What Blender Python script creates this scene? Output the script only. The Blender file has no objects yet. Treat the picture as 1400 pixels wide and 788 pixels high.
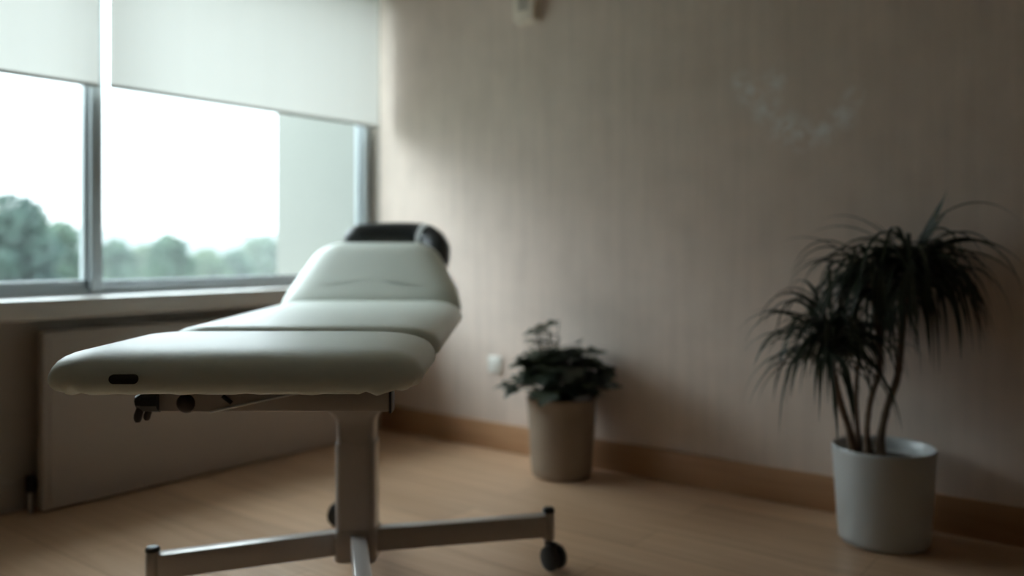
import bpy, bmesh, math, random
from mathutils import Vector, Matrix
random.seed(7)
R = math.radians
COL = bpy.context.scene.collection
SC = bpy.context.scene

# ------------------------------------------------------------------ camera frame
F = 1162.0                      # focal length in pixels of a 1400 px wide frame
EYE = 0.95
YAW = R(37.764)
CAMX, CAMY = 3.3113, -3.1347
RX, RY = math.cos(YAW), math.sin(YAW)          # camera right in the room
FX, FY = -math.sin(YAW), math.cos(YAW)         # camera forward in the room

def room(X, Y, z=0.0):
    """right / forward distances from where the photographer stands -> room coordinates"""
    return Vector((CAMX + X * RX + Y * FX, CAMY + X * RY + Y * FY, z))

# ------------------------------------------------------------------ materials
def new_mat(name):
    m = bpy.data.materials.new(name)
    m.use_nodes = True
    nt = m.node_tree
    b = nt.nodes['Principled BSDF']
    return m, nt, b

def simple(name, col, rough=0.5, metal=0.0, noise=0.0, nscale=20.0, bump=0.0, bscale=200.0, spec=None, coat=0.0):
    m, nt, b = new_mat(name)
    b.inputs['Base Color'].default_value = (*col, 1)
    b.inputs['Roughness'].default_value = rough
    b.inputs['Metallic'].default_value = metal
    if spec is not None:
        b.inputs['Specular IOR Level'].default_value = spec
    if coat:
        b.inputs['Coat Weight'].default_value = coat
    tc = nt.nodes.new('ShaderNodeTexCoord')
    if noise:
        n = nt.nodes.new('ShaderNodeTexNoise')
        n.inputs['Scale'].default_value = nscale
        n.inputs['Detail'].default_value = 4
        nt.links.new(tc.outputs['Object'], n.inputs['Vector'])
        mx = nt.nodes.new('ShaderNodeMix'); mx.data_type = 'RGBA'
        mx.inputs[6].default_value = (*[c * (1 - noise) for c in col], 1)
        mx.inputs[7].default_value = (*[min(1, c * (1 + noise)) for c in col], 1)
        nt.links.new(n.outputs['Fac'], mx.inputs[0])
        nt.links.new(mx.outputs[2], b.inputs['Base Color'])
    if bump:
        n2 = nt.nodes.new('ShaderNodeTexNoise')
        n2.inputs['Scale'].default_value = bscale
        n2.inputs['Detail'].default_value = 3
        nt.links.new(tc.outputs['Object'], n2.inputs['Vector'])
        bp = nt.nodes.new('ShaderNodeBump')
        bp.inputs['Strength'].default_value = bump
        bp.inputs['Distance'].default_value = 0.002
        nt.links.new(n2.outputs['Fac'], bp.inputs['Height'])
        nt.links.new(bp.outputs['Normal'], b.inputs['Normal'])
    return m

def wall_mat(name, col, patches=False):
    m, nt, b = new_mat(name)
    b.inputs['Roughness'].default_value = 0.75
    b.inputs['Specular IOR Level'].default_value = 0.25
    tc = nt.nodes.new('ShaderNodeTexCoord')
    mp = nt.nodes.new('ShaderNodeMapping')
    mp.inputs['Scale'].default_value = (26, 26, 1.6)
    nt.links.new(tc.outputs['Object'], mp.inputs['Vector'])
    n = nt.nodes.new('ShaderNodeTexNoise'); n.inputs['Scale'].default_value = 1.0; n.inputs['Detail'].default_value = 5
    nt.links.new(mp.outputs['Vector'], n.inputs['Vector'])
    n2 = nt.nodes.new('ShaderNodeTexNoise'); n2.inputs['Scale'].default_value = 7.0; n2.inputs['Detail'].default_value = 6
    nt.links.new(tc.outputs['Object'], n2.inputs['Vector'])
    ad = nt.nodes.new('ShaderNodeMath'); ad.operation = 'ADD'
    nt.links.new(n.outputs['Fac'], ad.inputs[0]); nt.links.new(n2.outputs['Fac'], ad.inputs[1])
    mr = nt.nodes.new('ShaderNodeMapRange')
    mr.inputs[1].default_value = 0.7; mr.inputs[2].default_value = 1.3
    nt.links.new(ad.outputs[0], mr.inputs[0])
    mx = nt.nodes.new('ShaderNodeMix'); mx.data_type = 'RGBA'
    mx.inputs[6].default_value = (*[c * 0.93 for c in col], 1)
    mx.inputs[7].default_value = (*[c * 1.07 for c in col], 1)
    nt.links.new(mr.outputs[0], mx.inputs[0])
    out = mx.outputs[2]
    if patches:     # chalky pale marks on the plaster
        acc = None
        for (px, pz, rad) in ((2.04, 1.55, .07), (2.10, 1.48, .08), (2.17, 1.40, .09), (2.13, 1.58, .06),
                              (2.24, 1.37, .08), (2.31, 1.38, .07), (2.38, 1.43, .07), (2.42, 1.49, .05), (2.00, 1.60, .05)):
            d = nt.nodes.new('ShaderNodeVectorMath'); d.operation = 'DISTANCE'
            nt.links.new(tc.outputs['Object'], d.inputs[0]); d.inputs[1].default_value = (px, 0, pz)
            r2 = nt.nodes.new('ShaderNodeMapRange'); r2.inputs[1].default_value = rad; r2.inputs[2].default_value = 0.0
            r2.inputs[3].default_value = 0.0; r2.inputs[4].default_value = 1.0
            nt.links.new(d.outputs['Value'], r2.inputs[0])
            if acc is None:
                acc = r2.outputs[0]
            else:
                mm = nt.nodes.new('ShaderNodeMath'); mm.operation = 'MAXIMUM'
                nt.links.new(acc, mm.inputs[0]); nt.links.new(r2.outputs[0], mm.inputs[1]); acc = mm.outputs[0]
        n3 = nt.nodes.new('ShaderNodeTexNoise'); n3.inputs['Scale'].default_value = 22; n3.inputs['Detail'].default_value = 6
        nt.links.new(tc.outputs['Object'], n3.inputs['Vector'])
        r3 = nt.nodes.new('ShaderNodeMapRange'); r3.inputs[1].default_value = .40; r3.inputs[2].default_value = .56
        nt.links.new(n3.outputs['Fac'], r3.inputs[0])
        ml = nt.nodes.new('ShaderNodeMath'); ml.operation = 'MULTIPLY'
        nt.links.new(acc, ml.inputs[0]); nt.links.new(r3.outputs[0], ml.inputs[1])
        ml2 = nt.nodes.new('ShaderNodeMath'); ml2.operation = 'MULTIPLY'; ml2.inputs[1].default_value = .95
        nt.links.new(ml.outputs[0], ml2.inputs[0])
        mx2 = nt.nodes.new('ShaderNodeMix'); mx2.data_type = 'RGBA'
        nt.links.new(ml2.outputs[0], mx2.inputs[0]); nt.links.new(out, mx2.inputs[6])
        mx2.inputs[7].default_value = (.92, .90, .88, 1)
        out = mx2.outputs[2]
    nt.links.new(out, b.inputs['Base Color'])
    bp = nt.nodes.new('ShaderNodeBump'); bp.inputs['Strength'].default_value = .25; bp.inputs['Distance'].default_value = .004
    nt.links.new(ad.outputs[0], bp.inputs['Height']); nt.links.new(bp.outputs['Normal'], b.inputs['Normal'])
    return m

def wood_mat(name, c1, c2, c3, planks=True, rough=.38, plank_w=.19, plank_l=1.3, spec=.5):
    m, nt, b = new_mat(name)
    tc = nt.nodes.new('ShaderNodeTexCoord')
    mp = nt.nodes.new('ShaderNodeMapping'); mp.inputs['Scale'].default_value = (1.6, 22, 22)
    nt.links.new(tc.outputs['Object'], mp.inputs['Vector'])
    g = nt.nodes.new('ShaderNodeTexNoise'); g.inputs['Scale'].default_value = 1.4; g.inputs['Detail'].default_value = 8
    g.inputs['Distortion'].default_value = .6
    nt.links.new(mp.outputs['Vector'], g.inputs['Vector'])
    rp = nt.nodes.new('ShaderNodeValToRGB')
    rp.color_ramp.elements[0].position = .3; rp.color_ramp.elements[0].color = (*c1, 1)
    rp.color_ramp.elements[1].position = .7; rp.color_ramp.elements[1].color = (*c2, 1)
    nt.links.new(g.outputs['Fac'], rp.inputs['Fac'])
    out = rp.outputs['Color']
    if planks:
        br = nt.nodes.new('ShaderNodeTexBrick')
        br.inputs['Scale'].default_value = 1.0
        br.inputs['Brick Width'].default_value = plank_l; br.inputs['Row Height'].default_value = plank_w
        br.inputs['Mortar Size'].default_value = .0016; br.inputs['Mortar Smooth'].default_value = .4
        br.inputs['Color1'].default_value = (1.0, 1.0, 1.0, 1); br.inputs['Color2'].default_value = (.76, .74, .72, 1)
        br.inputs['Mortar'].default_value = (.45, .38, .32, 1); br.inputs['Bias'].default_value = -.2
        nt.links.new(tc.outputs['Object'], br.inputs['Vector'])
        mx = nt.nodes.new('ShaderNodeMix'); mx.data_type = 'RGBA'; mx.blend_type = 'MULTIPLY'; mx.inputs[0].default_value = 1
        nt.links.new(out, mx.inputs[6]); nt.links.new(br.outputs['Color'], mx.inputs[7])
        out = mx.outputs[2]
    nt.links.new(out, b.inputs['Base Color'])
    b.inputs['Roughness'].default_value = rough
    b.inputs['Specular IOR Level'].default_value = spec
    bp = nt.nodes.new('ShaderNodeBump'); bp.inputs['Strength'].default_value = .08; bp.inputs['Distance'].default_value = .002
    nt.links.new(g.outputs['Fac'], bp.inputs['Height']); nt.links.new(bp.outputs['Normal'], b.inputs['Normal'])
    return m

def blind_mat(name, col, trans=.62):
    m, nt, b = new_mat(name)
    nt.nodes.remove(b)
    out = nt.nodes['Material Output']
    tc = nt.nodes.new('ShaderNodeTexCoord')
    mp = nt.nodes.new('ShaderNodeMapping'); mp.inputs['Scale'].default_value = (1, 9, .25)
    nt.links.new(tc.outputs['Object'], mp.inputs['Vector'])
    n = nt.nodes.new('ShaderNodeTexNoise'); n.inputs['Scale'].default_value = 1; n.inputs['Detail'].default_value = 4
    nt.links.new(mp.outputs['Vector'], n.inputs['Vector'])
    mx = nt.nodes.new('ShaderNodeMix'); mx.data_type = 'RGBA'
    mx.inputs[6].default_value = (*[c * .95 for c in col], 1); mx.inputs[7].default_value = (*col, 1)
    nt.links.new(n.outputs['Fac'], mx.inputs[0])
    d = nt.nodes.new('ShaderNodeBsdfDiffuse'); t = nt.nodes.new('ShaderNodeBsdfTranslucent')
    nt.links.new(mx.outputs[2], d.inputs['Color']); nt.links.new(mx.outputs[2], t.inputs['Color'])
    ms = nt.nodes.new('ShaderNodeMixShader'); ms.inputs[0].default_value = trans
    nt.links.new(d.outputs[0], ms.inputs[1]); nt.links.new(t.outputs[0], ms.inputs[2])
    nt.links.new(ms.outputs[0], out.inputs['Surface'])
    return m

def glass_mat(name):
    m, nt, b = new_mat(name)
    nt.nodes.remove(b)
    out = nt.nodes['Material Output']
    t = nt.nodes.new('ShaderNodeBsdfTransparent'); t.inputs['Color'].default_value = (.965, .985, .975, 1)
    g = nt.nodes.new('ShaderNodeBsdfGlossy'); g.inputs['Roughness'].default_value = 0.0
    fr = nt.nodes.new('ShaderNodeFresnel'); fr.inputs['IOR'].default_value = 1.08
    ms = nt.nodes.new('ShaderNodeMixShader')
    nt.links.new(fr.outputs[0], ms.inputs[0]); nt.links.new(t.outputs[0], ms.inputs[1]); nt.links.new(g.outputs[0], ms.inputs[2])
    nt.links.new(ms.outputs[0], out.inputs['Surface'])
    return m

def leaf_mat(name, c1, c2, rough=.5, transl=.25, nscale=9.0):
    m, nt, b = new_mat(name)
    out = nt.nodes['Material Output']
    tc = nt.nodes.new('ShaderNodeTexCoord')
    n = nt.nodes.new('ShaderNodeTexNoise'); n.inputs['Scale'].default_value = nscale; n.inputs['Detail'].default_value = 3
    nt.links.new(tc.outputs['Object'], n.inputs['Vector'])
    rp = nt.nodes.new('ShaderNodeValToRGB')
    rp.color_ramp.elements[0].position = .35; rp.color_ramp.elements[0].color = (*c1, 1)
    rp.color_ramp.elements[1].position = .65; rp.color_ramp.elements[1].color = (*c2, 1)
    nt.links.new(n.outputs['Fac'], rp.inputs['Fac'])
    nt.links.new(rp.outputs['Color'], b.inputs['Base Color'])
    b.inputs['Roughness'].default_value = rough
    t = nt.nodes.new('ShaderNodeBsdfTranslucent'); nt.links.new(rp.outputs['Color'], t.inputs['Color'])
    ms = nt.nodes.new('ShaderNodeMixShader'); ms.inputs[0].default_value = transl
    nt.links.new(b.outputs[0], ms.inputs[1]); nt.links.new(t.outputs[0], ms.inputs[2])
    nt.links.new(ms.outputs[0], out.inputs['Surface'])
    return m

M = {}
M['wall'] = wall_mat('taupe_plaster', (.765, .64, .555), True)
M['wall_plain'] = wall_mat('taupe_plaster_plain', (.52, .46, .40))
M['wall_shade'] = wall_mat('low_bounce_plaster', (.27, .215, .17))  # for the unseen walls, darkened to cut the light they bounce back
M['ceiling'] = simple('ceiling_paint', (.74, .68, .61), .8, noise=.03)
M['floor'] = wood_mat('oak_laminate', (.57, .36, .215), (.70, .48, .315), None, True, .34)
M['baseboard'] = wood_mat('oak_baseboard', (.42, .235, .12), (.52, .30, .165), None, False, .45)
M['painted'] = simple('painted_trim', (.46, .40, .345), .45, noise=.03, nscale=6)
M['sill'] = simple('sill_laminate', (.66, .64, .61), .3, noise=.02, nscale=8)
M['alu'] = simple('window_aluminium', (.44, .49, .51), .35, metal=.2, noise=.04, nscale=12)
M['glass'] = glass_mat('window_glass')
M['blind'] = blind_mat('blind_fabric', (.87, .85, .80), .30)
M['blind_bar'] = simple('blind_bar', (.45, .45, .42), .4, noise=.03)
M['cassette'] = simple('blind_cassette', (.22, .20, .18), .5, noise=.03)
M['radiator'] = simple('radiator_enamel', (.46, .405, .355), .35, noise=.02, nscale=5)
M['vinyl'] = simple('mint_vinyl', (.775, .825, .755), .42, noise=.025, nscale=7, bump=.12, bscale=420, spec=.55)
M['frame'] = simple('table_steel', (.55, .50, .47), .3, metal=.15, noise=.03, nscale=15)
M['black'] = simple('black_plastic', (.014, .014, .015), .4, noise=.1)
M['rubber'] = simple('caster_rubber', (.012, .013, .014), .5, noise=.1)
M['brown'] = simple('knob_brown', (.035, .025, .02), .45, noise=.15)
M['ply'] = simple('underside_board', (.06, .055, .05), .7, noise=.1)
M['chrome'] = simple('zinc_steel', (.55, .56, .57), .3, metal=.9, noise=.04)
M['black_pad'] = simple('black_leatherette', (.022, .025, .026), .42, noise=.15, bump=.2, bscale=250)
M['pale_trim'] = simple('pale_grey_trim', (.88, .90, .90), .35, noise=.05)  # kept bright so the highlight band on the head cradle shows
M['white_pot'] = simple('white_ceramic', (.53, .545, .54), .28, noise=.02, nscale=6)
M['tan_pot'] = simple('tan_ribbed_pot', (.30, .23, .17), .6, noise=.1, nscale=14, bump=.2, bscale=90)
M['soil'] = simple('soil', (.035, .024, .017), .95, noise=.5, nscale=60, bump=1, bscale=120)
M['palm_leaf'] = leaf_mat('palm_leaf', (.016, .026, .014), (.035, .048, .026), .45, .15, 14)
M['bush_leaf'] = leaf_mat('bush_leaf', (.010, .022, .009), (.036, .048, .018), .55, .18, 12)
M['stalk'] = simple('bush_stalk', (.05, .055, .025), .6, noise=.2)
M['trunk'] = simple('palm_trunk', (.15, .095, .06), .8, noise=.3, nscale=40, bump=.6, bscale=90)
M['box'] = simple('beige_plastic', (.90, .79, .67), .45, noise=.03)
M['socket'] = simple('socket_white', (.82, .80, .74), .35, noise=.02)
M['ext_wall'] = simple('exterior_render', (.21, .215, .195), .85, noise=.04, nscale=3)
M['tree_dark'] = leaf_mat('tree_dark', (.014, .042, .036), (.048, .094, .064), .6, .3, .9)
M['tree_mid'] = leaf_mat('tree_mid', (.030, .072, .050), (.080, .135, .082), .6, .3, .7)
M['tree_light'] = leaf_mat('tree_light', (.056, .106, .070), (.115, .165, .094), .6, .3, .6)
M['bark'] = simple('tree_bark', (.09, .07, .05), .9, noise=.3, nscale=5)
M['lawn'] = simple('park_lawn', (.12, .13, .105), .9, noise=.3, nscale=.2)
M['hill'] = simple('hill_woods', (.026, .038, .034), .9, noise=.3, nscale=.05)

# ------------------------------------------------------------------ mesh helpers
def link_mesh(name, bm, m, parent=None, smooth=True, loc=(0, 0, 0), angle=40):
    bmesh.ops.recalc_face_normals(bm, faces=bm.faces[:])
    me = bpy.data.meshes.new(name)
    bm.to_mesh(me); bm.free()
    if smooth:
        for p in me.polygons: p.use_smooth = True
        try: me.set_sharp_from_angle(angle=R(angle))
        except Exception: pass
    me.materials.append(m)
    o = bpy.data.objects.new(name, me)
    o.location = loc
    COL.objects.link(o)
    if parent is not None: o.parent = parent
    return o

def box(bm, x0, x1, y0, y1, z0, z1, bev=0.0, mat=None, seg=2):
    r = bmesh.ops.create_cube(bm, size=1.0)
    vs = r['verts']
    for v in vs:
        v.co = Vector(((x0 + x1) / 2 + v.co.x * (x1 - x0), (y0 + y1) / 2 + v.co.y * (y1 - y0), (z0 + z1) / 2 + v.co.z * (z1 - z0)))
    if bev:
        es = list({e for v in vs for e in v.link_edges})
        r2 = bmesh.ops.bevel(bm, geom=es, offset=bev, segments=seg, affect='EDGES', profile=.5)
        vs = list({v for f in r2['faces'] for v in f.verts} | {v for v in vs if v.is_valid})
    if mat is not None:
        bmesh.ops.transform(bm, matrix=mat, verts=[v for v in vs if v.is_valid])
    return vs

def boxes(*bs):
    bm = bmesh.new()
    for b in bs: box(bm, *b)
    return bm

def lathe(bm, prof, n=48, c=(0, 0, 0), wave=None):
    rings = []
    for (r, z) in prof:
        ring = []
        for k in range(n):
            a = 2 * math.pi * k / n
            rr = r * (1 + (wave(a, z) if wave and r > .02 else 0))
            ring.append(bm.verts.new((c[0] + rr * math.cos(a), c[1] + rr * math.sin(a), c[2] + z)))
        rings.append(ring)
    for i in range(len(rings) - 1):
        for k in range(n):
            bm.faces.new((rings[i][k], rings[i][(k + 1) % n], rings[i + 1][(k + 1) % n], rings[i + 1][k]))
    bm.faces.new(list(reversed(rings[0]))); bm.faces.new(rings[-1])

def tube(bm, pts, radii, n=12, cap=True):
    pts = [Vector(p) for p in pts]
    rings = []
    up = Vector((0, 0, 1))
    prev = None
    for i, p in enumerate(pts):
        t = (pts[min(i + 1, len(pts) - 1)] - pts[max(i - 1, 0)]).normalized()
        ref = prev if prev is not None else (up if abs(t.z) < .9 else Vector((1, 0, 0)))
        b = t.cross(ref)
        if b.length < 1e-5: b = t.cross(Vector((0, 1, 0)))
        b.normalize(); a = b.cross(t).normalized(); prev = a
        r = radii[i] if isinstance(radii, (list, tuple)) else radii
        rings.append([bm.verts.new(p + a * math.cos(2 * math.pi * k / n) * r + b * math.sin(2 * math.pi * k / n) * r) for k in range(n)])
    for i in range(len(rings) - 1):
        for k in range(n):
            bm.faces.new((rings[i][k], rings[i][(k + 1) % n], rings[i + 1][(k + 1) % n], rings[i + 1][k]))
    if cap:
        bm.faces.new(list(reversed(rings[0]))); bm.faces.new(rings[-1])

def spline(pts, n):
    """Catmull-Rom through pts"""
    P = [Vector(p) for p in pts]
    P = [P[0] * 2 - P[1]] + P + [P[-1] * 2 - P[-2]]
    out = []
    segs = len(P) - 3
    for s in range(segs):
        a, b, c, d = P[s:s + 4]
        m = n // segs
        for k in range(m + (1 if s == segs - 1 else 0)):
            t = k / m
            out.append(.5 * ((2 * b) + (c - a) * t + (2 * a - 5 * b + 4 * c - d) * t * t + (3 * b - 3 * c + d - a) * t ** 3))
    return out

def rounded_poly(pts, radii, inset, cs=10, es=20, ef=None, rmin=.05):
    """convex CCW polygon with rounded corners, offset inward by inset; constant vertex count"""
    n = len(pts)
    P = [Vector((p[0], p[1])) for p in pts]
    lines = []
    for i in range(n):
        a, b = P[i], P[(i + 1) % n]
        d = (b - a).normalized(); nn = Vector((-d.y, d.x))
        lines.append((a + nn * inset * (ef[i] if ef else 1.0), d))
    Q = []
    for i in range(n):
        (a, d), (b, e) = lines[i - 1], lines[i]
        den = d.x * e.y - d.y * e.x
        t = ((b.x - a.x) * e.y - (b.y - a.y) * e.x) / den
        Q.append(a + d * t)
    out = []
    arcs = []
    for i in range(n):
        p = Q[i]
        d0 = (Q[i - 1] - p).normalized(); d1 = (Q[(i + 1) % n] - p).normalized()
        ang = d0.angle(d1)
        r = max(radii[i] - inset, min(rmin, radii[i]))
        L = r / math.tan(ang / 2)
        cen = p + (d0 + d1).normalized() * (r / math.sin(ang / 2))
        s = p + d0 * L; e = p + d1 * L
        a0 = math.atan2(s.y - cen.y, s.x - cen.x); a1 = math.atan2(e.y - cen.y, e.x - cen.x)
        while a1 < a0: a1 += 2 * math.pi
        arcs.append([Vector((cen.x + r * math.cos(a0 + (a1 - a0) * k / cs), cen.y + r * math.sin(a0 + (a1 - a0) * k / cs))) for k in range(cs + 1)])
    for i in range(n):
        out += [(v, True) for v in arcs[i]]
        s = arcs[i][-1]; e = arcs[(i + 1) % n][0]
        out += [(s.lerp(e, k / es), False) for k in range(1, es)]
    return out

CUSH = [(.08, .006), (.045, .001), (.028, .000), (.014, .004), (.005, .012), (.001, .020), (0, .028), (.002, .037), (.007, .047), (.0155, .057),
        (.028, .0655), (.045, .0725), (.068, .0782), (.095, .0815), (.125, .0828), (.16, .083)]

def cushion(pts, radii, wr=1.0, seed=0, thick=1.0, ef=None):
    rnd = random.Random(seed)
    bm = bmesh.new()
    rings = []
    N = len(rounded_poly(pts, radii, 0))
    phase = [rnd.uniform(0, 6.28) for _ in range(6)]
    for (ins, z) in CUSH:
        ring = []
        poly = rounded_poly(pts, radii, ins, ef=ef)
        for k, (v, corner) in enumerate(poly):
            # gathers of the elastic cover, strongest at the corners and low on the sides
            low = max(0.0, 1 - z / .05)
            near = 1.0 if corner else .25
            w = (math.sin(k * 1.9 + phase[0]) + .7 * math.sin(k * 3.1 + phase[1]) + .6 * math.sin(k * .83 + phase[2]))
            dz = -.0016 * wr * w * near * low
            push = .0012 * wr * w * near * low
            nrm = Vector((v.x, v.y))
            cen = sum((Vector((p[0], p[1])) for p in pts), Vector((0, 0))) / len(pts)
            nrm = (nrm - cen).normalized()
            ring.append(bm.verts.new((v.x + nrm.x * push, v.y + nrm.y * push, z * thick + dz)))
        rings.append(ring)
    for i in range(len(rings) - 1):
        for k in range(N):
            bm.faces.new((rings[i][k], rings[i][(k + 1) % N], rings[i + 1][(k + 1) % N], rings[i + 1][k]))
    for ring, flip in ((rings[-1], False), (rings[0], True)):      # close with two more rings and a flat centre
        cx = sum(v.co.x for v in ring) / N; cy = sum(v.co.y for v in ring) / N; cz = sum(v.co.z for v in ring) / N
        prev = ring
        for t in (.35, .7):
            cur = [bm.verts.new((v.co.x + (cx - v.co.x) * t, v.co.y + (cy - v.co.y) * t, cz)) for v in ring]
            for k in range(N): bm.faces.new((prev[k], prev[(k + 1) % N], cur[(k + 1) % N], cur[k]))
            prev = cur
        c = bm.verts.new((cx, cy, cz))
        for k in range(N): bm.faces.new((prev[k], prev[(k + 1) % N], c))
    return bm

def empty(name, loc=(0, 0, 0), rz=0.0):
    o = bpy.data.objects.new(name, None)
    o.empty_display_size = .1
    o.location = loc; o.rotation_euler = (0, 0, rz)
    COL.objects.link(o)
    return o

def tag(o, label, cat, group=None):
    o['label'] = label; o['category'] = cat
    if group: o['group'] = group
    return o

def struct(o, label=None, cat=None):
    o['kind'] = 'structure'
    if label: o['label'] = label
    if cat: o['category'] = cat
    return o

# ------------------------------------------------------------------ room shell
W, D, HC, T = 4.7, -5.2, 2.55, .25          # room width along the plain wall, depth, ceiling height, wall thickness
WY0, WY1 = -2.20, -.001                     # window opening along the left wall
WZ0, WZ1 = .755, 2.36

struct(link_mesh('floor', boxes((-T, W + T, D - T, T, -.12, 0)), M['floor'], smooth=False), 'pale oak laminate floor laid in long planks', 'floor')
struct(link_mesh('ceiling', boxes((-T, W + T, D - T, T, HC, HC + .15)), M['ceiling'], smooth=False), 'plain painted ceiling above the room', 'ceiling')
struct(link_mesh('wall_back', boxes((0, W + T, 0, T, 0, HC)), M['wall'], smooth=False), 'taupe plaster wall with chalky pale marks', 'wall')
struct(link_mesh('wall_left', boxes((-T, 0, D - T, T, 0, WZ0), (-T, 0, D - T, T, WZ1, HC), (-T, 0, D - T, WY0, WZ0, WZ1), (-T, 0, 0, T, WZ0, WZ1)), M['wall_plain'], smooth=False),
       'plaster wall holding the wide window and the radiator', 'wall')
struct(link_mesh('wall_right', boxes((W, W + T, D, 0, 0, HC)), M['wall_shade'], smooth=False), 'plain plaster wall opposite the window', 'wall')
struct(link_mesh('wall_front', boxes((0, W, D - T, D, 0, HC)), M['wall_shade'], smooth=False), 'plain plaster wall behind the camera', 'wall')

bm = bmesh.new(); box(bm, .016, W, -.018, 0, 0, .128, .004)
struct(link_mesh('baseboard_back', bm, M['baseboard']), 'brown oak baseboard along the taupe wall', 'baseboard')
bm = bmesh.new(); box(bm, 0, .016, D, 0, 0, .11, .004)
struct(link_mesh('baseboard_left', bm, M['painted']), 'painted baseboard below the window wall', 'baseboard')

# ------------------------------------------------------------------ window
win = empty('window_1', (-.09, 0, WZ0))
struct(win, 'wide aluminium window in two sliding panes beneath roller blinds', 'window')
GX0, GX1 = -.05, .025                      # frame depth, relative to the window's empty
h0, h1 = .028, WZ1 - WZ0
bm = bmesh.new()
box(bm, GX0, GX1, WY0, WY1, .0, .045, .004); box(bm, GX0, GX1, WY0, WY1, h1 - .05, h1, .004)
box(bm, GX0, GX1, WY1 - .050, WY1, .0, h1, .004); box(bm, GX0, GX1, WY0, WY0 + .05, .0, h1, .004)
link_mesh('window_frame', bm, M['alu'], win)
bm = bmesh.new(); box(bm, GX0 - .01, GX1 + .012, -1.502, -1.455, .02, h1, .005)
link_mesh('mullion', bm, M['alu'], win)
for (a, b2, xo) in ((WY0 + .05, -1.502, .0), (-1.455, WY1 - .050, -.018)):
    bm = bmesh.new()
    s = .026 if xo == 0 else .02
    box(bm, -.02 + xo, .012 + xo, a, b2, .045, .045 + s, .003); box(bm, -.02 + xo, .012 + xo, a, b2, h1 - .05 - s, h1 - .05, .003)
    box(bm, -.02 + xo, .012 + xo, a, a + s * .55, .045, h1 - .05, .003); box(bm, -.02 + xo, .012 + xo, b2 - s * .55, b2, .045, h1 - .05, .003)
    sash = link_mesh('sash', bm, M['alu'], win)
    bm = bmesh.new(); box(bm, -.007 + xo, -.001 + xo, a + .004, b2 - .004, .05, h1 - .055)
    link_mesh('pane', bm, M['glass'], sash, smooth=False)
bm = bmesh.new()
box(bm, .024, .225, WY0 - .0, -.001, -.062, .012, .008, seg=3); box(bm, .092, .225, WY0 - .06, WY0 + .02, -.062, .012, .008, seg=3)
o = link_mesh('window_sill', bm, M['sill'], win)
o['label'] = 'pale thick window sill board'

# roller blinds
def blind(y0, y1, zb, label, ztop=2.335):
    r = empty('roller_blind', (.048, (y0 + y1) / 2, zb))
    tag(r, label, 'blind', 'roller blinds at the window')
    hw = (y1 - y0) / 2; h = ztop - zb
    bm = bmesh.new()
    nz, ny = 24, 30
    grid = []
    for i in range(nz + 1):
        row = []
        for j in range(ny + 1):
            y = -hw + 2 * hw * j / ny; z = .012 + (h - .03) * i / nz
            x = .0025 * math.sin(y * 5.1 + 1) * (1 - i / nz) + .0015 * math.sin(y * 13 + z * 2)
            row.append((x, y, z))
        grid.append(row)
    vf = [[bm.verts.new(p) for p in row] for row in grid]
    for i in range(nz):
        for j in range(ny):
            bm.faces.new((vf[i][j], vf[i][j + 1], vf[i + 1][j + 1], vf[i + 1][j]))
    fab = link_mesh('fabric', bm, M['blind'], r)
    bm = bmesh.new(); box(bm, -.005, .005, -hw, hw, 0, .014, .003)
    o = link_mesh('bottom_bar', bm, M['blind_bar'], r); o['label'] = 'thin grey bar in the lower hem'
    bm = bmesh.new(); tube(bm, [(-.0, -hw, h), (-.0, hw, h)], .024, 20)
    link_mesh('roller', bm, M['blind'], r)
    for y0_, y1_ in ((-hw - .012, -hw), (hw, hw + .012)):
        bm = bmesh.new(); box(bm, -.045, .045, y0_, y1_, h - .045, h + .05, .004)
        link_mesh('bracket', bm, M['cassette'], r)
    bm = bmesh.new(); box(bm, -.045, .045, -hw - .012, hw + .012, h + .045, h + .06, .003)
    link_mesh('top_cover', bm, M['cassette'], r)
    return r
blind(-2.18, -1.520, 1.570, 'pale translucent roller blind left of the mullion, hanging slightly lower')
blind(-1.478, -.056, 1.576, 'pale translucent roller blind nearest the room corner, partly lowered')

# ------------------------------------------------------------------ radiator
rad = empty('radiator', (.055, -.985, 0))
tag(rad, 'flat cream panel radiator on the wall under the window sill', 'radiator')
bm = bmesh.new()
box(bm, .03, .075, -.78, .78, .008, .650, .010, seg=3)
front = link_mesh('front_panel', bm, M['radiator'], rad)
bm = bmesh.new(); box(bm, .074, .079, -.755, .755, .04, .628, .003, seg=3)
link_mesh('face_plate', bm, M['radiator'], rad)
bm = bmesh.new(); box(bm, -.03, .02, -.735, .735, .06, .64, .008)
link_mesh('back_panel', bm, M['radiator'], rad)
bm = bmesh.new()
for k in range(36):
    y = -.7 + 1.4 * k / 35
    box(bm, .019, .031, y - .004, y + .004, .08, .63)
link_mesh('fins', bm, M['radiator'], rad, smooth=False)
bm = bmesh.new()
for k in range(60):
    y = -.72 + 1.44 * k / 59
    box(bm, -.028, .028, y - .003, y + .003, .64, .652)
link_mesh('top_grille', bm, M['radiator'], rad, smooth=False)
bm = bmesh.new()
tube(bm, [(.0, -.735, .10), (.02, -.795, .10)], .014, 14); lathe(bm, [(.016, 0), (.018, .012), (.018, .05), (.012, .062)], 18, (.02, -.795, .075))
o = link_mesh('valve', bm, M['black'], rad); o['label'] = 'dark valve at the lower left end'
bm = bmesh.new(); tube(bm, spline([(.02, -.795, .08), (.02, -.795, .045), (.02, -.795, .001)], 8), .009, 12)
link_mesh('pipe', bm, M['chrome'], rad)
for y0_ in (-.55, .50):
    bm = bmesh.new(); box(bm, -.0525, -.029, y0_, y0_ + .05, .15, .58, .003)
    link_mesh('bracket', bm, M['radiator'], rad)

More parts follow.
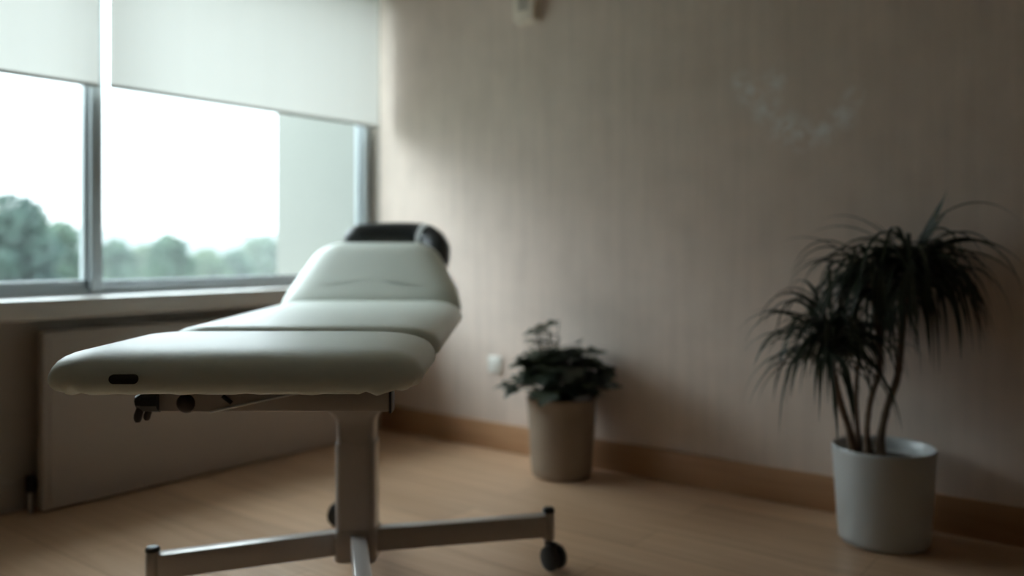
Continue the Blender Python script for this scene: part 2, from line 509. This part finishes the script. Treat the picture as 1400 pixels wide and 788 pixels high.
# ------------------------------------------------------------------ wall box and socket
wb = empty('wall_box', (.99, 0, 1.985))
tag(wb, 'small beige box mounted high on the taupe wall', 'box')
bm = bmesh.new(); box(bm, -.058, .058, -.058, -.012, 0, .23, .006, seg=3)
link_mesh('cover', bm, M['box'], wb)
bm = bmesh.new(); box(bm, -.066, .066, -.012, 0, -.006, .236, .003)
link_mesh('back_plate', bm, M['box'], wb)
bm = bmesh.new()
for k in range(5): box(bm, -.03, .03, -.0595, -.057, .05 + k * .014, .055 + k * .014)
link_mesh('vent_slots', bm, M['brown'], wb, smooth=False)

so = empty('wall_socket', (.785, 0, .40))
tag(so, 'white power socket low on the taupe wall beside the bushy plant', 'socket')
bm = bmesh.new(); box(bm, -.04, .04, -.010, 0, -.04, .04, .004, seg=3)
link_mesh('plate', bm, M['socket'], so)
bm = bmesh.new(); tube(bm, [(0, -.0095, 0), (0, -.014, 0)], .021, 28)
link_mesh('outlet_ring', bm, M['socket'], so)
bm = bmesh.new()
for dx in (-.0095, .0095): tube(bm, [(dx, -.013, 0), (dx, -.0146, 0)], .0026, 10)
link_mesh('pin_holes', bm, M['black'], so)

# ------------------------------------------------------------------ treatment table
CX, CY = -.436, 2.40                        # column foot, right / forward of the camera
p = room(CX, CY)
tab = empty('treatment_table', (p.x, p.y, 0), YAW)
tag(tab, 'wheeled treatment table with pale mint vinyl cushions and raised head section', 'treatment table')
def L(X, Y, z): return Vector((X - CX, Y - CY, z))
XL, XR = -.886, -.186
YF, YS, YH, YE = 1.615, 2.085, 3.20, 3.62
ZB = .668
def rect(x0, x1, y0, y1): return [(x0 - CX, y0 - CY), (x1 - CX, y0 - CY), (x1 - CX, y1 - CY), (x0 - CX, y1 - CY)]

fc = link_mesh('foot_cushion', cushion(rect(XL - .042, XR + .004, YF, YS - .002), [.115, .13, .06, .05], 1.8, 1, ef=[1, 1, .3, 1]), M['vinyl'], tab, loc=(0, 0, ZB), angle=80)
sc_ = link_mesh('seat_cushion', cushion(rect(XL + .006, XR + .004, YS + .002, YH), [.12, .10, .10, .08], 1.0, 2, ef=[.45, 1, .4, 1]), M['vinyl'], tab, loc=(0, 0, ZB + .006), angle=80)
# head section: tapered, hinged at its near edge and tilted up
HL = .43
hp = [(XL - CX + .004, 0), (XR - CX + .004, 0), (XR - CX - .022, .14), (XR - CX - .135, HL), (XL - CX + .10, HL), (XL - CX + .022, .13)]
hc = link_mesh('head_cushion', cushion(hp, [.045, .045, .20, .13, .13, .20], .6, 3, ef=[.4, 1, 1, 1, 1, 1]), M['vinyl'], tab, angle=80)
hc.location = (0, YH - CY - .004, ZB + .011)
TILT = R(37)
hc.rotation_euler = (TILT, 0, 0)
for nm, pts, par in (('foot_board', rect(XL + .10, XR - .10, YF + .12, YS - .01), fc), ('seat_board', rect(XL + .10, XR - .10, YS + .012, YH - .02), sc_),
                     ('head_board', [(q[0] * .94 - .005, .02 + q[1] * .93) for q in hp], hc)):
    bm = bmesh.new()
    lo = [bm.verts.new((v.x, v.y, -.012)) for v, c in rounded_poly(pts, [.04] * len(pts), 0, 6, 2)]
    hi = [bm.verts.new((v.co.x, v.co.y, .004)) for v in lo]
    n = len(lo)
    for k in range(n): bm.faces.new((lo[k], lo[(k + 1) % n], hi[(k + 1) % n], hi[k]))
    bm.faces.new(hi); bm.faces.new(list(reversed(lo)))
    o = link_mesh(nm, bm, M['ply'], par); o['label'] = 'dark board beneath the cushion'
# grip slot in the front of the foot cushion, its dark hollow a black plate
bm = bmesh.new()
hw_, hh_ = .0265, .0078
def stadium(hw, hh, y, n=10):
    v = []
    for k in range(n + 1):
        a = -math.pi / 2 + math.pi * k / n; v.append((hw - hh + hh * math.cos(a), y, hh * math.sin(a)))
    for k in range(n + 1):
        a = math.pi / 2 + math.pi * k / n; v.append((-hw + hh + hh * math.cos(a), y, hh * math.sin(a)))
    return v
a_ = [bm.verts.new(q) for q in stadium(hw_ + .0015, hh_ + .0015, .004)]
b_ = [bm.verts.new(q) for q in stadium(hw_ + .0012, hh_ + .0012, -.0015)]
c_ = [bm.verts.new(q) for q in stadium(hw_, hh_, -.0018)]
d_ = [bm.verts.new(q) for q in stadium(hw_ - .001, hh_ - .001, -.0012)]
n = len(a_)
for r0, r1 in ((a_, b_), (b_, c_), (c_, d_)):
    for k in range(n): bm.faces.new((r0[k], r0[(k + 1) % n], r1[(k + 1) % n], r1[k]))
bm.faces.new(d_)
o = link_mesh('grip_slot', bm, M['black'], fc)
o.location = (-.738 - CX, YF - CY - .001, .0335)
o['label'] = 'oval slot in the cushion front, its dark hollow coloured black'

# frame below the cushions
bm = bmesh.new(); box(bm, -.80 - CX, -.272 - CX, 1.88 - CY, 1.92 - CY, .588, .655, .005)
beam = link_mesh('cross_beam', bm, M['frame'], tab)
bm = bmesh.new(); box(bm, -.272 - CX, -.266 - CX, 1.876 - CY, 1.924 - CY, .585, .652, .002)
o = link_mesh('end_cap', bm, M['black'], beam); o['label'] = 'black plastic cap'
bm = bmesh.new()
tube(bm, [L(-.806, 1.865, .615), L(-.772, 1.865, .615)], [.024, .024], 10)
tube(bm, [L(-.822, 1.865, .612), L(-.806, 1.865, .615)], [.015, .022], 10)
o = link_mesh('clamp_knob', bm, M['black'], beam, angle=30); o['label'] = 'black ribbed clamp knob'
bm = bmesh.new()
for (x0, zt, zb, r) in ((-.819, .600, .570, .0088), (-.799, .598, .574, .0075)):
    tube(bm, spline([L(x0 + .008, 1.862, zt + .006), L(x0 + .001, 1.860, (zt + zb) / 2), L(x0, 1.860, zb)], 6), [r * .8, r, r, r * 1.05, r, r * .9, r * .6], 12)
o = link_mesh('hose_end', bm, M['brown'], beam); o['label'] = 'two short brown stubs below the knob'
bm = bmesh.new()
lathe(bm, [(.0225, 0), (.0235, .006), (.0225, .014), (.019, .022), (.012, .027), (.004, .029)], 24)
o = link_mesh('round_knob', bm, M['brown'], beam); o.location = L(-.714, 1.878, .611); o.rotation_euler = (R(90), 0, 0)
o['label'] = 'dark brown round knob'
# tapering lever with a pale edge rod running from the knob to the middle of the beam
bm = bmesh.new()
q = [(-.775, .632), (-.775, .595), (-.66, .593), (-.50, .628), (-.50, .640), (-.66, .640)]
lo = [bm.verts.new(L(x, 1.872, z)) for x, z in q]; hi = [bm.verts.new(L(x, 1.860, z)) for x, z in q]
n = len(q)
for k in range(n): bm.faces.new((lo[k], lo[(k + 1) % n], hi[(k + 1) % n], hi[k]))
bm.faces.new(lo); bm.faces.new(hi)
lever = link_mesh('lever_plate', bm, M['frame'], tab, smooth=False)
bm = bmesh.new(); tube(bm, [L(-.66, 1.858, .593), L(-.50, 1.858, .627), L(-.44, 1.862, .641)], .003, 8)
o = link_mesh('edge_rod', bm, M['pale_trim'], lever); o['label'] = 'thin pale rod'
bm = bmesh.new(); tube(bm, [L(-.632, 1.856, .628), L(-.612, 1.856, .612)], .005, 8)
o = link_mesh('pin', bm, M['black'], lever); o['label'] = 'short black pin'

bm = bmesh.new()
for x in (-.72, -.33):
    box(bm, x - .02 - CX, x + .02 - CX, 1.92 - CY, 3.15 - CY, .612, .655, .004)
box(bm, -.70 - CX, -.35 - CX, 3.10 - CY, 3.14 - CY, .612, .655, .004)
box(bm, -.74 - CX, -.31 - CX, 2.33 - CY, 2.47 - CY, .585, .613, .004)
link_mesh('rail_frame', bm, M['frame'], tab)
# struts that hold the head section
for x in (-.70, -.36):
    bm = bmesh.new(); tube(bm, [L(x, 2.95, .63), L(x, 3.42, .775)], .011, 12)
    link_mesh('strut', bm, M['chrome'], tab)

# column, telescoping, with flared top
bm = bmesh.new()
def rsq(hx, hy, r, z, n=8):
    o_ = []
    for (sx, sy, a0) in ((1, 1, 0), (-1, 1, 90), (-1, -1, 180), (1, -1, 270)):
        for k in range(n + 1):
            a = R(a0 + 90 * k / n)
            o_.append(Vector((sx * (hx - r) + r * math.cos(a), sy * (hy - r) + r * math.sin(a), z)))
    return o_
def loft(bm, rings):
    vs = [[bm.verts.new(q) for q in r_] for r_ in rings]
    n = len(vs[0])
    for i in range(len(vs) - 1):
        for k in range(n): bm.faces.new((vs[i][k], vs[i][(k + 1) % n], vs[i + 1][(k + 1) % n], vs[i + 1][k]))
    bm.faces.new(list(reversed(vs[0]))); bm.faces.new(vs[-1])
loft(bm, [rsq(.055, .055, .022, z) for z in (.088, .12, .3, .405, .41)])
outer = link_mesh('column', bm, M['frame'], tab)
bm = bmesh.new()
loft(bm, [rsq(.0515, .0515, .021, z) for z in (.40, .455)] + [rsq(.053, .052, .021, .470), rsq(.061, .054, .021, .485), rsq(.075, .056, .021, .497), rsq(.078, .058, .02, .51), rsq(.078, .058, .02, .590)])
link_mesh('inner_column', bm, M['frame'], tab)
# cross base
def leg(dx, dy, ln):
    a = math.atan2(dy, dx)
    bm = bmesh.new()
    mt = Matrix.Rotation(a, 4, 'Z')
    box(bm, .035, ln - .012, -.021, .021, .096, .160, .004, mt)
    lg = link_mesh('leg', bm, M['frame'], tab)
    bm = bmesh.new(); lathe(bm, [(.0165, .085), (.0175, .088), (.0175, .166), (.016, .168)], 20)
    s = link_mesh('leg_socket', bm, M['frame'], lg); s.location = (ln * math.cos(a), ln * math.sin(a), 0)
    bm = bmesh.new(); lathe(bm, [(.0185, .166), (.0185, .174), (.014, .179)], 20)
    c = link_mesh('leg_cap', bm, M['black'], lg); c.location = s.location
    c['label'] = 'black plug on the leg end'
    cs = bmesh.new()
    lathe(cs, [(.009, .075), (.009, .092)], 14)
    # fork and hood
    box(cs, -.007, .007, -.030, .012, .052, .082, .004)
    tube(cs, [(-.02, -.020, .036), (.02, -.020, .036)], .007, 12)
    wl = bmesh.new()
    for sx in (-1, 1):
        tube(wl, [(sx * .008, -.020, .036), (sx * .010, -.020, .036), (sx * .021, -.020, .036), (sx * .024, -.020, .036)], [.032, .036, .036, .030], 28)
    ca = link_mesh('caster', cs, M['black'], lg); ca.location = s.location
    ca['label'] = 'black caster fork'
    ca.rotation_euler = (0, 0, R(-82 if dy > .4 else 42))
    w2 = link_mesh('wheel', wl, M['rubber'], lg); w2.location = s.location; w2.rotation_euler = ca.rotation_euler
    w2['label'] = 'black twin caster wheel'
    return lg
leg(-.494, -.200, .533)
leg(.548, .130, .560)
leg(.12, -.54, .555)
leg(-.142, .525, .545)
bm = bmesh.new(); loft(bm, [rsq(.056, .056, .022, .080), rsq(.058, .058, .022, .084), rsq(.058, .058, .022, .164), rsq(.0555, .0555, .022, .170)])
link_mesh('hub', bm, M['frame'], tab)

# black padded head cradle wrapped round the far end of the head section
def Lp(px, py, d): return L((px - 700) / F * d, d, EYE - (py - 340) / F * d)
hd = 3.62
path = spline([Lp(476, 336, 3.60), Lp(490, 325, 3.63), Lp(525, 322, 3.65), Lp(562, 322, 3.65), Lp(583, 325, 3.63), Lp(595, 335, 3.59), Lp(600, 352, 3.54), Lp(601, 374, 3.47)], 42)
bm = bmesh.new()
n = len(path)
tube(bm, path, [(.012 + .043 * min(1, i / 6.0, (n - 1 - i) / 9.0) ** .5) for i in range(n)], 18)
cr = link_mesh('head_cradle', bm, M['black_pad'], tab, angle=80)
cr['label'] = 'black padded cushion curled round the head end'
bm = bmesh.new()
i0 = int(n * .55)
tube(bm, path[i0 - 1:i0 + 2], .0572, 18)  # added pale band that stands in for a highlight on the cushion
o = link_mesh('highlight_band', bm, M['pale_trim'], cr, angle=60); o['label'] = 'pale band standing in for a highlight round the black cushion'

# ------------------------------------------------------------------ bushy plant in the tan pot
p = room((768 - 700) / F * 3.56, 3.56)
bp_ = empty('potted_bush', (p.x, p.y, 0), .4)
tag(bp_, 'bushy dark green houseplant with broad leaves in a tan ribbed pot', 'potted plant')
bm = bmesh.new()
lathe(bm, [(.10, 0), (.118, .003), (.124, .012), (.128, .05), (.134, .15), (.141, .26), (.144, .312), (.148, .318), (.148, .330), (.142, .333), (.136, .328), (.134, .29), (.05, .285)],
      72, wave=lambda a, z: .008 * math.cos(36 * a) if .01 < z < .30 else 0)
pot = link_mesh('pot', bm, M['tan_pot'], bp_, angle=60)
bm = bmesh.new(); lathe(bm, [(.1345, .27), (.1345, .292), (.09, .301), (.03, .304)], 40)
link_mesh('soil', bm, M['soil'], bp_)
BN = Vector((math.sin(.4), math.cos(.4), 0)); BD = -.02 - bp_.location.y
def lobed_leaf(bm, base, d, up, size):
    """palmate leaf with five blunt lobes, cupped, on a plane spanned by d and the side vector"""
    s = d.cross(up).normalized(); nn = s.cross(d).normalized()
    cen = bm.verts.new(base + d * size * .38 + nn * (-.03 * size))
    ring = []
    K = 25
    for k in range(K):
        a = -math.pi + 2 * math.pi * k / K
        rr = size * (.42 + .11 * math.cos(5 * a)) * (1.12 if abs(a) < .6 else 1.0)
        if abs(abs(a) - math.pi) < .3: rr *= .55
        x = math.cos(a) * rr + size * .38; y = math.sin(a) * rr * 1.05
        cup = .10 * (y / size) ** 2 * size * 2.2 - .18 * size * max(0, (x / size)) ** 2
        ring.append(bm.verts.new(base + d * x + s * y + nn * cup))
    for v in [cen] + ring: v.co -= BN * max(0.0, v.co.dot(BN) - BD)
    for k in range(K): bm.faces.new((cen, ring[k], ring[(k + 1) % K]))
rnd = random.Random(11)
lf = bmesh.new(); st = bmesh.new()
# sprays: (azimuth, elevation, reach) -- broad dome, one taller tuft in the middle
leaves = []
for i in range(150):
    az = rnd.uniform(0, 2 * math.pi); el = R(rnd.uniform(8, 88)); rr = rnd.uniform(.10, .20)
    leaves.append((az, el, rr * (1.0 if el < R(45) else .95), rnd.uniform(.085, .120)))
for i in range(17):
    leaves.append((R(190) + rnd.uniform(-.5, .5), R(rnd.uniform(60, 88)), rnd.uniform(.20, .30), rnd.uniform(.06, .08)))
for (az, el, rr, sz) in leaves:
    tip = Vector((math.cos(az) * math.cos(el) * rr * 1.0, math.sin(az) * math.cos(el) * rr * 1.0, .345 + math.sin(el) * rr * 1.0))
    rt = Vector((math.cos(az) * .03, math.sin(az) * .03, .30))
    mid = rt.lerp(tip, .5) + Vector((0, 0, .03))
    tube(st, spline([rt, mid, tip], 6), [.0032, .003, .0028, .0026, .0024, .0022, .002], 6)
    d = Vector((math.cos(az) * .8 + rnd.uniform(-.3, .3), math.sin(az) * .8 + rnd.uniform(-.3, .3), rnd.uniform(-.30, .30))).normalized()
    lobed_leaf(lf, tip, d, Vector((rnd.uniform(-.35, .35), rnd.uniform(-.35, .35), 1)).normalized(), sz)
bush_f = link_mesh('foliage', lf, M['bush_leaf'], bp_, angle=60)
link_mesh('stalks', st, M['stalk'], bp_)

# ------------------------------------------------------------------ palm-like plant in the white pot
PD = 2.76
p = room((1208 - 700) / F * PD, PD)
pl = empty('potted_palm', (p.x, p.y, 0), YAW)
tag(pl, 'tall plant with narrow drooping leaves on bare stems in a white pot', 'potted plant')
bm = bmesh.new()
lathe(bm, [(.115, 0), (.132, .003), (.138, .010), (.140, .03), (.150, .18), (.158, .295), (.1585, .306), (.155, .310), (.150, .306), (.148, .27), (.05, .262)], 72)
link_mesh('pot', bm, M['white_pot'], pl, angle=60)
bm = bmesh.new(); lathe(bm, [(.147, .235), (.1475, .262), (.10, .268), (.03, .270)], 40)
link_mesh('soil', bm, M['soil'], pl)
def Q(px, py, dd=0.0):
    d = PD + dd
    return Vector(((px - 700) / F * d - (1208 - 700) / F * PD, dd, EYE - (py - 340) / F * d))
stems = [
    ([Q(1168, 622, -.05), Q(1160, 585, -.05), Q(1150, 555, -.04), Q(1141, 520, -.03), Q(1133, 485, -.02)], .0125),
    ([Q(1174, 620, .02), Q(1172, 580, .02), Q(1170, 545, .03), Q(1172, 510, .05), Q(1176, 468, .06)], .0085),
    ([Q(1188, 622, -.02), Q(1185, 590, -.02), Q(1190, 548, -.01), Q(1201, 510, .0), Q(1203, 470, .0), Q(1193, 410, .02)], .010),
    ([Q(1205, 624, .0), Q(1204, 600, .0), Q(1212, 560, .0), Q(1226, 520, .0), Q(1231, 480, .01), Q(1236, 420, .0), Q(1240, 370, .0)], .0125),
]
for pts, r in stems:
    bm = bmesh.new(); pp = spline(pts, 32)
    tube(bm, pp, [r * (1.35 - .45 * min(1, i / 8)) * (1 + .07 * math.sin(i * 2.3)) for i in range(len(pp))], 12)
    o = link_mesh('stem', bm, M['trunk'], pl, angle=80); o['label'] = 'bare brown stem'

WALL_N = Vector((math.sin(YAW), math.cos(YAW), 0)); WALL_D = -.03 - pl.location.y
def strap_leaf(bm, base, az, el, length, droop, width, twist=0.0):
    n = 14
    keep = lambda v: v - WALL_N * max(0.0, v.dot(WALL_N) - WALL_D)     # leaves bend along the wall
    pos = Vector(base); d = Vector((math.cos(az) * math.cos(el), math.sin(az) * math.cos(el), math.sin(el)))
    side = Vector((-math.sin(az), math.cos(az), 0))
    side = (side * math.cos(twist) + d.cross(side) * math.sin(twist)).normalized()
    prev = None
    for k in range(n + 1):
        t = k / n
        w = width * (.55 + 1.3 * t * (1 - t) * 2) * (1 - t ** 3) + .0004
        fold = Vector((0, 0, 1)) * w * .35
        a = bm.verts.new(keep(pos + side * w / 2 + fold)); b = bm.verts.new(keep(pos)); c = bm.verts.new(keep(pos - side * w / 2 + fold))
        if prev:
            bm.faces.new((prev[0], a, b, prev[1])); bm.faces.new((prev[1], b, c, prev[2]))
        prev = (a, b, c)
        pos = pos + d * (length / n)
        d = (d + Vector((0, 0, -1)) * droop * (.35 + t) / n).normalized()
def crown(cen, n, lmin, lmax, seed, elr=(5, 80), width=(.007, .012), droop=(1.6, 3.6), extra=()):
    rnd = random.Random(seed)
    bm = bmesh.new()
    for i in range(n):
        az = rnd.uniform(0, 2 * math.pi); el = R(rnd.uniform(*elr))
        b = Vector(cen) + Vector((rnd.uniform(-.016, .016), rnd.uniform(-.016, .016), rnd.uniform(-.075, .045)))
        strap_leaf(bm, b, az, el, rnd.uniform(lmin, lmax), rnd.uniform(*droop), rnd.uniform(*width), rnd.uniform(-.7, .7))
    for (az, el, ln, dr, w) in extra:
        strap_leaf(bm, cen, az, el, ln, dr, w, 1.0 if az < -.5 else 0.0)
    return link_mesh('leaf_crown', bm, M['palm_leaf'], pl, angle=80)
PI = math.pi
crown(Q(1244, 366), 140, .26, .46, 21, (-5, 62), (.010, .016), (3.2, 6.6), [(-.6, R(64), .27, -.3, .026), (-.75, R(60), .22, .2, .022), (2.5, R(62), .20, 1.0, .013), (2.5, R(58), .36, 2.2, .011), (2.7, R(50), .38, 2.3, .010), (-.6, R(40), .40, 2.9, .014), (-.5, R(30), .42, 3.2, .013)])
crown(Q(1190, 384, .02), 100, .23, .40, 22, (-5, 58), (.010, .016), (3.4, 6.6), [(2.6, R(52), .34, 2.0, .010), (2.5, R(38), .30, 2.2, .010)])
crown(Q(1131, 466, -.02), 125, .20, .40, 23, (-10, 72), (.009, .015), (2.6, 5.8), [(2.6, R(42), .28, 1.6, .011), (2.4, R(66), .20, .7, .013), (2.2, R(56), .24, .8, .012)])
crown(Q(1172, 462, .06), 45, .18, .28, 24, (-5, 64), (.008, .013), (3.0, 5.6))

# ------------------------------------------------------------------ outside
bm = bmesh.new(); 
pr = [(-.88, WY1 - .002), (-.15, WY1 - .002), (-.15, -.001), (-T - .002, -.001), (-T - .002, .42), (-.88, .42)]
lo = [bm.verts.new((x, y, WZ0 + .002)) for x, y in pr]; hi = [bm.verts.new((x, y, WZ1 - .002)) for x, y in pr]
for k in range(6): bm.faces.new((lo[k], lo[(k + 1) % 6], hi[(k + 1) % 6], hi[k]))
bm.faces.new(hi); bm.faces.new(list(reversed(lo)))
box(bm, -.88, -T - .002, WY1 - .002, .42, -5.0, WZ0 + .001); box(bm, -.88, -T - .002, WY1 - .002, .42, WZ1 - .001, 5.5)

struct(link_mesh('exterior_wall', bm, M['ext_wall'], smooth=False), 'pale rendered wall jutting out beside the window', 'wall')
bm = bmesh.new(); box(bm, -420, -1.5, -260, 420, -5.3, -5.0)
struct(link_mesh('ground', bm, M['lawn'], smooth=False), 'grassy park ground below the window', 'ground')

def outside(px, depth, z): 
    v = room((px - 700) / F * depth, depth, z); return v
def tree(px, top, depth, halfw, mat, label, seed, group):
    rnd = random.Random(seed)
    topz = EYE + (340 - top) / F * depth
    rw = halfw / F * depth
    g = outside(px, depth, -5.0)
    t = empty('tree', g)
    tag(t, label, 'tree', group)
    H = topz + 5.0
    bm = bmesh.new()
    tube(bm, spline([(0, 0, -.1), (.1, 0, H * .3), (-.05, .1, H * .55), (.05, 0, H * .8)], 9), [.34, .28, .25, .22, .2, .17, .14, .11, .08, .05], 10)
    for k in range(5):
        a = k * 1.3 + rnd.random()
        tube(bm, [(0, 0, H * .45), (math.cos(a) * rw * .5, math.sin(a) * rw * .5, H * (.6 + .04 * k))], [.12, .04], 7)
    link_mesh('trunk', bm, M['bark'], t)
    bm = bmesh.new()
    r0 = rw * .62
    blobs = [(0, 0, H - r0, r0)]
    low = max(2.2 * rw, 3.2)
    nb = 20
    for k in range(nb):
        fr = (k + .5) / nb
        a = k * 2.4 + rnd.uniform(-.4, .4); rb = rw * rnd.uniform(.34, .52)
        zz = H - r0 * .7 - rb * .5 - low * fr; rr = rw * (.30 + .55 * min(1, fr * 2.0)) * rnd.uniform(.75, 1.1)
        blobs.append((math.cos(a) * rr, math.sin(a) * rr, zz, rb))
    s0 = max(.10, .006 * depth)
    for (x, y, z, r) in blobs:
        for k in range(380):
            u = rnd.uniform(-1, 1); a = rnd.uniform(0, 2 * PI); q_ = math.sqrt(1 - u * u)
            rr = r * rnd.uniform(.55, 1.0) ** .6
            c = Vector((x + rr * q_ * math.cos(a), y + rr * q_ * math.sin(a), z + rr * u))
            ax = Vector((rnd.gauss(0, 1), rnd.gauss(0, 1), rnd.gauss(0, 1))).normalized()
            b1 = ax.orthogonal().normalized(); b2_ = ax.cross(b1)
            s = s0 * rnd.uniform(.7, 1.4)
            vs = [bm.verts.new(c + b1 * s * ca + b2_ * s * .6 * sa) for ca, sa in ((1, 0), (.3, .8), (-.6, .6), (-1, 0), (-.4, -.7), (.4, -.7))]
            bm.faces.new(vs)
    link_mesh('crown', bm, mat, t, smooth=False)
GT = 'trees seen through the window'
tree(20, 264, 17, 66, M['tree_dark'], 'large dark green tree behind the left window pane, tallest of the trees', 31, GT)
tree(82, 304, 20, 36, M['tree_mid'], 'green tree just left of the window mullion, beside the large dark tree', 32, GT)
tree(-62, 285, 21, 50, M['tree_mid'], 'green tree at the far left edge of the window view', 33, GT)
tree(156, 330, 34, 36, M['tree_mid'], 'green tree just right of the window mullion', 34, GT)
tree(194, 336, 42, 30, M['tree_light'], 'light green tree between the mullion and the round dark tree', 35, GT)
tree(231, 322, 30, 34, M['tree_mid'], 'round dark green tree in the middle of the right pane', 36, GT)
tree(280, 342, 40, 34, M['tree_light'], 'low light green tree right of the round dark tree', 37, GT)
tree(318, 344, 46, 34, M['tree_mid'], 'low green tree in the dip before the exterior wall', 38, GT)
tree(356, 322, 55, 38, M['tree_light'], 'hazy light green tree beside the pale exterior wall', 39, GT)
tree(120, 338, 48, 40, M['tree_mid'], 'far green tree mostly hidden behind the mullion', 40, GT)

# wooded hills far away
bm = bmesh.new()
rows = []
NX = 90
for j, (dep, hh) in enumerate(((80, 0), (92, .45), (112, 1.0), (130, .8))):
    row = []
    for i in range(NX + 1):
        px = -500 + 1500 * i / NX
        z = -5 + hh * (8.2 + .7 * math.sin(px * .016 + .6) + .35 * math.sin(px * .041 + 2) + .12 * math.sin(px * .12))
        v = outside(px, dep, z); row.append(bm.verts.new(v))
    rows.append(row)
for j in range(len(rows) - 1):
    for i in range(NX): bm.faces.new((rows[j][i], rows[j][i + 1], rows[j + 1][i + 1], rows[j + 1][i]))
struct(link_mesh('hills', bm, M['hill']), 'low wooded hills on the horizon', 'hills')

# humid summer haze over the park
m, nt, b = new_mat('haze'); nt.nodes.remove(b)
vs = nt.nodes.new('ShaderNodeVolumeScatter'); vs.inputs['Density'].default_value = .0028
vs.inputs['Color'].default_value = (.93, 1.0, 1.0, 1); vs.inputs['Anisotropy'].default_value = .0
nt.links.new(vs.outputs[0], nt.nodes['Material Output'].inputs['Volume'])
bm = bmesh.new(); box(bm, -150, -6.0, -110, 140, -4.99, 30)
hz = link_mesh('haze', bm, m, smooth=False)
struct(hz, 'thin summer haze hanging over the park outside')

# ------------------------------------------------------------------ light: an overcast sky, brighter overhead
w = bpy.data.worlds.new('overcast'); SC.world = w; w.use_nodes = True
nt = w.node_tree; bg = nt.nodes['Background']
tc = nt.nodes.new('ShaderNodeTexCoord'); sp = nt.nodes.new('ShaderNodeSeparateXYZ')
nt.links.new(tc.outputs['Generated'], sp.inputs[0])
rp = nt.nodes.new('ShaderNodeValToRGB')
el = rp.color_ramp.elements
el[0].position = 0.0; el[0].color = (1.50, 1.58, 1.56, 1)
el[1].position = 1.0; el[1].color = (4.6, 5.2, 5.6, 1)
e = el.new(.16); e.color = (2.4, 2.7, 2.85, 1)
e = el.new(.34); e.color = (9.2, 10.5, 11.3, 1)
e = el.new(.60); e.color = (9.0, 10.3, 11.1, 1)
nt.links.new(sp.outputs['Z'], rp.inputs['Fac'])
nt.links.new(rp.outputs['Color'], bg.inputs['Color'])
bg.inputs['Strength'].default_value = 1.0

# ------------------------------------------------------------------ camera
cd = bpy.data.cameras.new('camera'); cam = bpy.data.objects.new('camera', cd); COL.objects.link(cam)
cam.location = (CAMX, CAMY, EYE); cam.rotation_euler = (R(90), 0, YAW)
cd.sensor_width = 36; cd.lens = F / 1400 * 36
cd.shift_y = -54 / 1400
cd.clip_start = .05; cd.clip_end = 2000
cd.dof.use_dof = True; cd.dof.focus_distance = 1.66; cd.dof.aperture_fstop = 1.25
SC.camera = cam

SC.view_settings.view_transform = 'Standard'; SC.view_settings.look = 'None'
SC.view_settings.gamma = 1; SC.view_settings.use_curve_mapping = False
SC.view_settings.exposure = 0.15
SC.cycles.use_denoising = True
SC.cycles.max_bounces = 10; SC.cycles.diffuse_bounces = 6; SC.cycles.transparent_max_bounces = 16; SC.cycles.volume_bounces = 0
